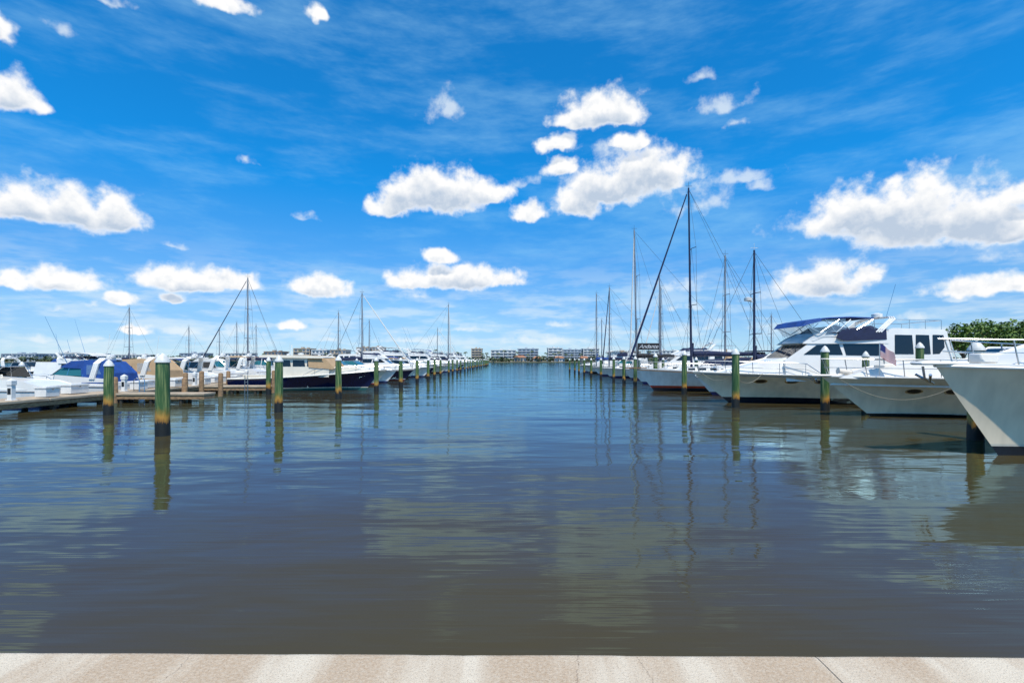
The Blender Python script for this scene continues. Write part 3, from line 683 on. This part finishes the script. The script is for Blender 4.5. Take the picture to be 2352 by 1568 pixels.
def building(x0,x1,y,H,mat=0,floors=4,name='apartment_building'):
    H*=.88 if x0>-60 else 1.0
    e=empty(name,((x0+x1)/2,y,.9)); w=(x1-x0)/2; g=G(); q=G(); H-=.9
    g.box(-w,w,0,16,0,H); g.box(-w-.4,w+.4,-.5,16.4,H+.003,H+.7); g.box(-w*.3,-w*.05,4,9,H+.7,H+2.0); g.box(w*.4,w*.6,4,9,H+.7,H+1.6)
    fh=H/floors; nb=max(3,int(2*w/3.6)); bw=2*w/nb
    for f in range(floors):
        for k in range(nb):
            a=-w+k*bw; 
            q.box(a+bw*.22,a+bw*.80,-.08,-.003,f*fh+fh*.30,f*fh+fh*.78)
        if f: 
            g.box(-w*.97,w*.97,-1.0,-.09,f*fh-.12,f*fh+.12)
            g.box(-w*.97,w*.97,-1.0,-.92,f*fh+.12,f*fh+.75)
    for k in range(0,nb+1,3): g.box(-w+k*bw-.2,-w+k*bw+.2,-.9,-.09,.2,H-.1)
    for k in range(4):
        yy=1+k*3.6
        for f in range(floors):
            for sx in (-1,1):
                xx=sorted((sx*(w+.003),sx*(w+.08))); q.box(xx[0],xx[1],yy,yy+1.8,f*fh+fh*.3,f*fh+fh*.8)
    g.obj('walls',BW[mat],e,0); q.obj('windows',BWIN,e,0)
for a in ((-21,4,500,13.5,0,4),(6,27,512,15.3,3,5),(36,50,498,15.8,0,5),(52,70,506,14.2,3,5),(72,88,505,15.2,0,5),(-40,-30,495,15.0,1,5),(-64,-52,500,9,0,3),(-155,-143,500,14.5,1,4),(-141,-131,505,15,1,4),(-218,-202,500,13.5,1,4),(-200,-185,500,12,0,3),(-180,-165,497,12,1,3),(-120,-100,500,9,0,3),(-92,-76,500,8.5,3,3),(-345,-320,520,9,3,3),(-300,-270,515,9,0,2),(-250,-232,505,10.5,2,3),(-480,-430,520,8.5,3,2),(-420,-380,525,7.5,0,2),(100,130,505,12,1,4),(140,175,505,13,0,4),(190,230,505,12,0,4),(-530,-495,520,8.5,3,2)): building(*a)
def villa(x,y,w=12,H=4):
    e=empty('waterfront_house',(x,y,.9)); g=G(); r=G(); q=G()
    g.box(-w/2,w/2,0,9,0,H); v=w/2+.6
    r.add([(-v,-.6,H+.01),(v,-.6,H+.01),(v,9.6,H+.01),(-v,9.6,H+.01),(-v*.5,4.5,H+2.2),(v*.5,4.5,H+2.2)],[(3,2,1,0),(0,1,5,4),(1,2,5),(2,3,4,5),(3,0,4)])
    for k in range(4): a=-w/2+w*(k+.15)/4; q.box(a,a+w*.17,-.06,-.003,.5,H*.75)
    g.obj('walls',BW[random.choice((0,1,0))],e,0); r.obj('roof',ROOF,e,0); q.obj('windows',BWIN,e,0)
for x in (8,25,46,-60,70,-110,-130,-190,-225): villa(x,484,random.uniform(8,13),random.uniform(3,4.2))

# ------------------------------------------------------------------ world: sky with cumulus
W=D.worlds.new('World'); S.world=W; W.use_nodes=True; T=W.node_tree; n=T.nodes; l=T.links; bg=n['Background']
try:
    W.cycles.sampling_method='MANUAL'; W.cycles.sample_map_resolution=256
except Exception as ex: print(ex)
SUN=Vector((.16,-.50,1.0)).normalized()
sky=n.new('ShaderNodeTexSky'); sky.sky_type='NISHITA'; sky.sun_disc=False
sky.sun_elevation=math.asin(SUN.z); sky.sun_rotation=math.atan2(SUN.x,SUN.y); sky.altitude=0; sky.air_density=1.0; sky.dust_density=.3; sky.ozone_density=1.5
def M(op,a,b=None,c=None,clamp=False):
    q=n.new('ShaderNodeMath'); q.operation=op; q.use_clamp=clamp
    for i,s in enumerate((a,b,c)):
        if s is None: continue
        if isinstance(s,(int,float)): q.inputs[i].default_value=s
        else: l.new(s,q.inputs[i])
    return q.outputs[0]
def VM(op,a,b=None,tree=None):
    q=n.new('ShaderNodeVectorMath'); q.operation=op
    for i,s in enumerate((a,b)):
        if s is None: continue
        if isinstance(s,tuple): q.inputs[i].default_value=s
        else: l.new(s,q.inputs[i])
    return q.outputs[0]
def MR(s,a,b,c=0,d=1,smooth=True):
    q=n.new('ShaderNodeMapRange'); 
    if smooth: q.interpolation_type='SMOOTHSTEP'
    q.inputs[1].default_value=a;q.inputs[2].default_value=b;q.inputs[3].default_value=c;q.inputs[4].default_value=d; l.new(s,q.inputs[0]); return q.outputs[0]
def NZ(v,sc,det=6,ro=.55):
    q=n.new('ShaderNodeTexNoise'); q.inputs['Scale'].default_value=sc; q.inputs['Detail'].default_value=det; q.inputs['Roughness'].default_value=ro; l.new(v,q.inputs['Vector']); return q
def MIX(f,a,b,t='MIX'):
    q=n.new('ShaderNodeMixRGB'); q.blend_type=t
    for i,s in enumerate((f,a,b)):
        if isinstance(s,(int,float)): q.inputs[i].default_value=s
        elif isinstance(s,tuple): q.inputs[i].default_value=c4(s)
        else: l.new(s,q.inputs[i])
    return q.outputs[0]
CL=[(60,402,512,130,0),(170,406,528,124,0),(275,418,534,82,0),(30,138,266,68,0),(85,202,266,50,.1),(0,5,100,36,.05),
(510,-30,28,75,.05),(250,-25,10,70,.2),(720,2,44,30,.15),(120,36,84,50,.3),
(1015,372,490,114,0),(925,390,496,68,0),(1110,406,470,68,.05),(890,446,500,48,.1),
(1370,204,296,116,0),(1412,198,293,62,0),(1300,246,295,58,.05),(1280,300,349,52,.1),(1445,296,349,54,.15),
(1400,354,478,122,.03),(1490,328,444,116,.03),(1345,400,492,80,.05),(1295,352,406,52,.15),(1208,463,510,58,.08),(1190,400,430,44,.30),(1400,320,380,90,.28),
(1605,418,486,100,.22),(1665,206,258,84,.22),(1612,158,198,46,.26),(1700,263,291,28,.2),
(2080,394,570,178,.03),(2235,396,572,165,.03),(1960,415,550,142,.08),(2330,458,565,108,.05),(1850,475,532,105,.25),(2340,408,470,64,.15),
(1895,590,688,126,0),(1985,603,656,64,.05),(1800,638,692,110,.22),(2250,626,682,138,.05),(2345,638,676,74,.1),
(1055,599,666,144,0),(940,616,664,66,.05),(1160,611,662,56,.05),(1010,570,608,40,.1),(955,660,688,36,.25),
(130,606,670,127,0),(30,616,664,50,.15),(440,608,676,140,0),(530,618,672,72,.02),(728,628,685,77,0),
(275,666,700,42,.02),(400,668,697,42,.08),(210,688,707,32,.2),(140,698,718,50,.26),
(300,738,768,58,.1),(670,730,760,40,.08),(560,742,772,70,.2),(100,764,788,74,.2),(430,746,768,66,.22),(210,768,788,74,.22),(760,765,785,66,.28),
(1280,732,750,42,.2),(2205,672,692,66,.25),(575,340,377,30,.2),(700,486,510,38,.22),(1020,195,285,46,.28),(395,553,573,40,.26),
(1690,380,425,78,.25),(1750,405,445,50,.28),(2110,713,738,52,.22),(2310,555,605,90,.28),(1560,625,675,100,.26),(1590,688,714,80,.26),(1900,748,770,100,.22),(1250,766,790,130,.24),(930,768,790,130,.24),(2150,743,776,120,.24),(1620,733,762,100,.24),(1050,745,765,90,.26)]
def blob(cx,top,base,rx):
    hh=base-top; cy=base-.30*hh; ry=.70*hh; u=(cx-1176)/1150; q=math.sqrt(1+u*u)
    return math.atan(u),math.atan((826-cy)/1150/q),(rx/1150)/(1+u*u),(ry/1150)/q/(1+((826-cy)/1150/q)**2)
BL=[blob(*c[:4])+(c[4],) for c in CL]
def fieldgroup(name,bl):
    grp=D.node_groups.new(name,'ShaderNodeTree')
    grp.interface.new_socket('Dir',in_out='INPUT',socket_type='NodeSocketVector'); grp.interface.new_socket('F',in_out='OUTPUT',socket_type='NodeSocketFloat')
    gn=grp.nodes; gk=grp.links; gi=gn.new('NodeGroupInput'); go=gn.new('NodeGroupOutput'); prev=None
    for a0,e0,ra,re,ft in bl:
        a=gn.new('ShaderNodeVectorMath'); a.operation='MULTIPLY_ADD'; gk.new(gi.outputs[0],a.inputs[0]); a.inputs[1].default_value=(1/ra,1/re,0); a.inputs[2].default_value=(-a0/ra,-e0/re,0)
        b1=gn.new('ShaderNodeVectorMath'); b1.operation='MULTIPLY'; gk.new(a.outputs[0],b1.inputs[0]); b1.inputs[1].default_value=(-1,-2.3,1)
        b2=gn.new('ShaderNodeVectorMath'); b2.operation='MAXIMUM'; gk.new(a.outputs[0],b2.inputs[0]); gk.new(b1.outputs[0],b2.inputs[1])
        ln=gn.new('ShaderNodeVectorMath'); ln.operation='LENGTH'; gk.new(b2.outputs[0],ln.inputs[0])
        o=ln.outputs['Value']
        if ft>=.2 : 
            ad=gn.new('ShaderNodeMath'); ad.operation='ADD'; gk.new(o,ad.inputs[0]); ad.inputs[1].default_value=(ft-.2)*1.2; o=ad.outputs[0]
        if prev is None: prev=o
        else:
            mn=gn.new('ShaderNodeMath'); mn.operation='SMOOTH_MIN'; gk.new(prev,mn.inputs[0]); gk.new(o,mn.inputs[1]); mn.inputs[2].default_value=.15; prev=mn.outputs[0]
    fin=gn.new('ShaderNodeMath'); fin.operation='SUBTRACT'; fin.inputs[0].default_value=1; gk.new(prev,fin.inputs[1]); gk.new(fin.outputs[0],go.inputs[0])
    return grp
tc=n.new('ShaderNodeTexCoord'); dr=tc.outputs['Generated']; sp=n.new('ShaderNodeSeparateXYZ'); l.new(dr,sp.inputs[0])
az=M('ARCTAN2',sp.outputs[0],sp.outputs[1]); el=M('ARCSINE',sp.outputs[2])
cb=n.new('ShaderNodeCombineXYZ'); l.new(az,cb.inputs[0]); l.new(el,cb.inputs[1]); pos=cb.outputs[0]
# clear sky (Nishita), looked up slightly above the true horizon to avoid its brown rim
l.new(VM('NORMALIZE',VM('ADD',dr,(0,0,.05))),sky.inputs[0])
tint=MIX(MR(el,.0,.32,0,1,False),(1.0,1.12,1.34),(.08,1.25,2.05))
base=MIX(1,sky.outputs[0],tint,'MULTIPLY')
mp=n.new('ShaderNodeMapping'); mp.inputs['Scale'].default_value=(2.2,2.2,9); mp.inputs['Rotation'].default_value=(.15,.25,0); l.new(dr,mp.inputs[0])
ci=MR(NZ(mp.outputs[0],1.6,6,.62).outputs[0],.42,.80,0,.40); base=MIX(ci,base,(4.2,7.7,9.9))
mp=n.new('ShaderNodeMapping'); mp.inputs['Scale'].default_value=(1,1,5); l.new(dr,mp.inputs[0])
lo=M('MULTIPLY',MR(NZ(mp.outputs[0],9,4,.6).outputs[0],.42,.66),MR(el,.24,.03,0,.6)); base=MIX(lo,base,(7.8,9.0,9.7))
STR=.1
def BG(c):
    q=n.new('ShaderNodeBackground'); q.inputs[1].default_value=STR
    l.new(c,q.inputs[0]); return q.outputs[0]
def MS(f,a,b):
    q=n.new('ShaderNodeMixShader'); 
    l.new(f,q.inputs[0]); l.new(a,q.inputs[1]); l.new(b,q.inputs[2]); return q.outputs[0]
def sector(i,a0,a1):
    bl=[b for b in BL if b[0]+b[2]>a0-.06 and b[0]-b[2]<a1+.06]
    dense=fieldgroup('cumulus_%d'%i,[b for b in bl if b[4]<.2]); wisp=fieldgroup('wisps_%d'%i,[b for b in bl if b[4]>=.2])
    w1=NZ(dr,14,1.5); wv=VM('MULTIPLY',VM('SUBTRACT',w1.outputs['Color'],(.5,.5,.5)),(.07,.028,0))
    w2=NZ(dr,45,2); wv2=VM('MULTIPLY',VM('SUBTRACT',w2.outputs['Color'],(.5,.5,.5)),(.018,.015,0))
    lowel=MR(el,.02,.35,.35,1)
    sc=n.new('ShaderNodeVectorMath'); sc.operation='SCALE'; l.new(wv,sc.inputs[0]); l.new(lowel,sc.inputs[3]); pw=VM('ADD',VM('ADD',pos,wv2),sc.outputs[0])
    def field(g,v):
        q=n.new('ShaderNodeGroup'); q.node_tree=g; l.new(v,q.inputs[0]); return q.outputs[0]
    F0=field(dense,pw); FW=field(wisp,pw)
    N1=NZ(dr,30,6,.56).outputs[0]; N1c=M('SUBTRACT',N1,.5)
    Fn=M('MULTIPLY_ADD',N1c,1.5,F0); alpha=MR(Fn,-.10,.46)
    Fw=M('MULTIPLY_ADD',N1c,3.2,FW); aw=MR(Fw,.0,1.1,0,.66)
    at=M('MAXIMUM',alpha,aw)
    F1=field(dense,VM('ADD',pw,(.002,.022,0)))
    Nup=NZ(VM('ADD',dr,(.002,0,.012)),30,4,.56).outputs[0]; dN=M('SUBTRACT',N1,Nup)
    sh=M('MULTIPLY_ADD',N1c,.4,F1); sh=MR(sh,.05,.80); sh=M('MULTIPLY_ADD',dN,-2.0,sh,clamp=True)
    shade=M('MULTIPLY',sh,MR(Fn,.12,.55))
    ccol=MIX(shade,(10.1,10.1,10.1),(5.2,6.2,7.6))
    ccol=MIX(MR(alpha,.2,.9),(8.6,9.4,9.9),ccol)
    return MS(at,BG(base),BG(ccol))
edges=[-.82,-.42,-.06,.24,.52,.84]
secs=[sector(i,a,b) for i,(a,b) in enumerate(zip(edges,edges[1:]))]
cur=secs[0]
for k in range(1,5): cur=MS(M('GREATER_THAN',az,edges[k]),cur,secs[k])
out_of=M('GREATER_THAN',M('ABSOLUTE',az),.86)
below=M('LESS_THAN',el,0.0); far=M('MAXIMUM',M('MAXIMUM',out_of,below),M('GREATER_THAN',el,.70))
cur=MS(far,cur,BG(base))
l.new(cur,n['World Output'].inputs[0])

sd=D.lights.new('sun','SUN'); sd.energy=5.0; sd.angle=math.radians(.53); sd.color=(1,.94,.83)
so=D.objects.new('sun',sd); S.collection.objects.link(so); so.rotation_euler=SUN.to_track_quat('Z','Y').to_euler()

cam=D.cameras.new('camera'); co=D.objects.new('camera',cam); S.collection.objects.link(co); co.location=(0,0,2.6); co.rotation_euler=(pi/2,0,0)
cam.sensor_width=36; cam.lens=17.6; cam.shift_y=.0179; cam.clip_end=9000; cam.clip_start=.05; S.camera=co
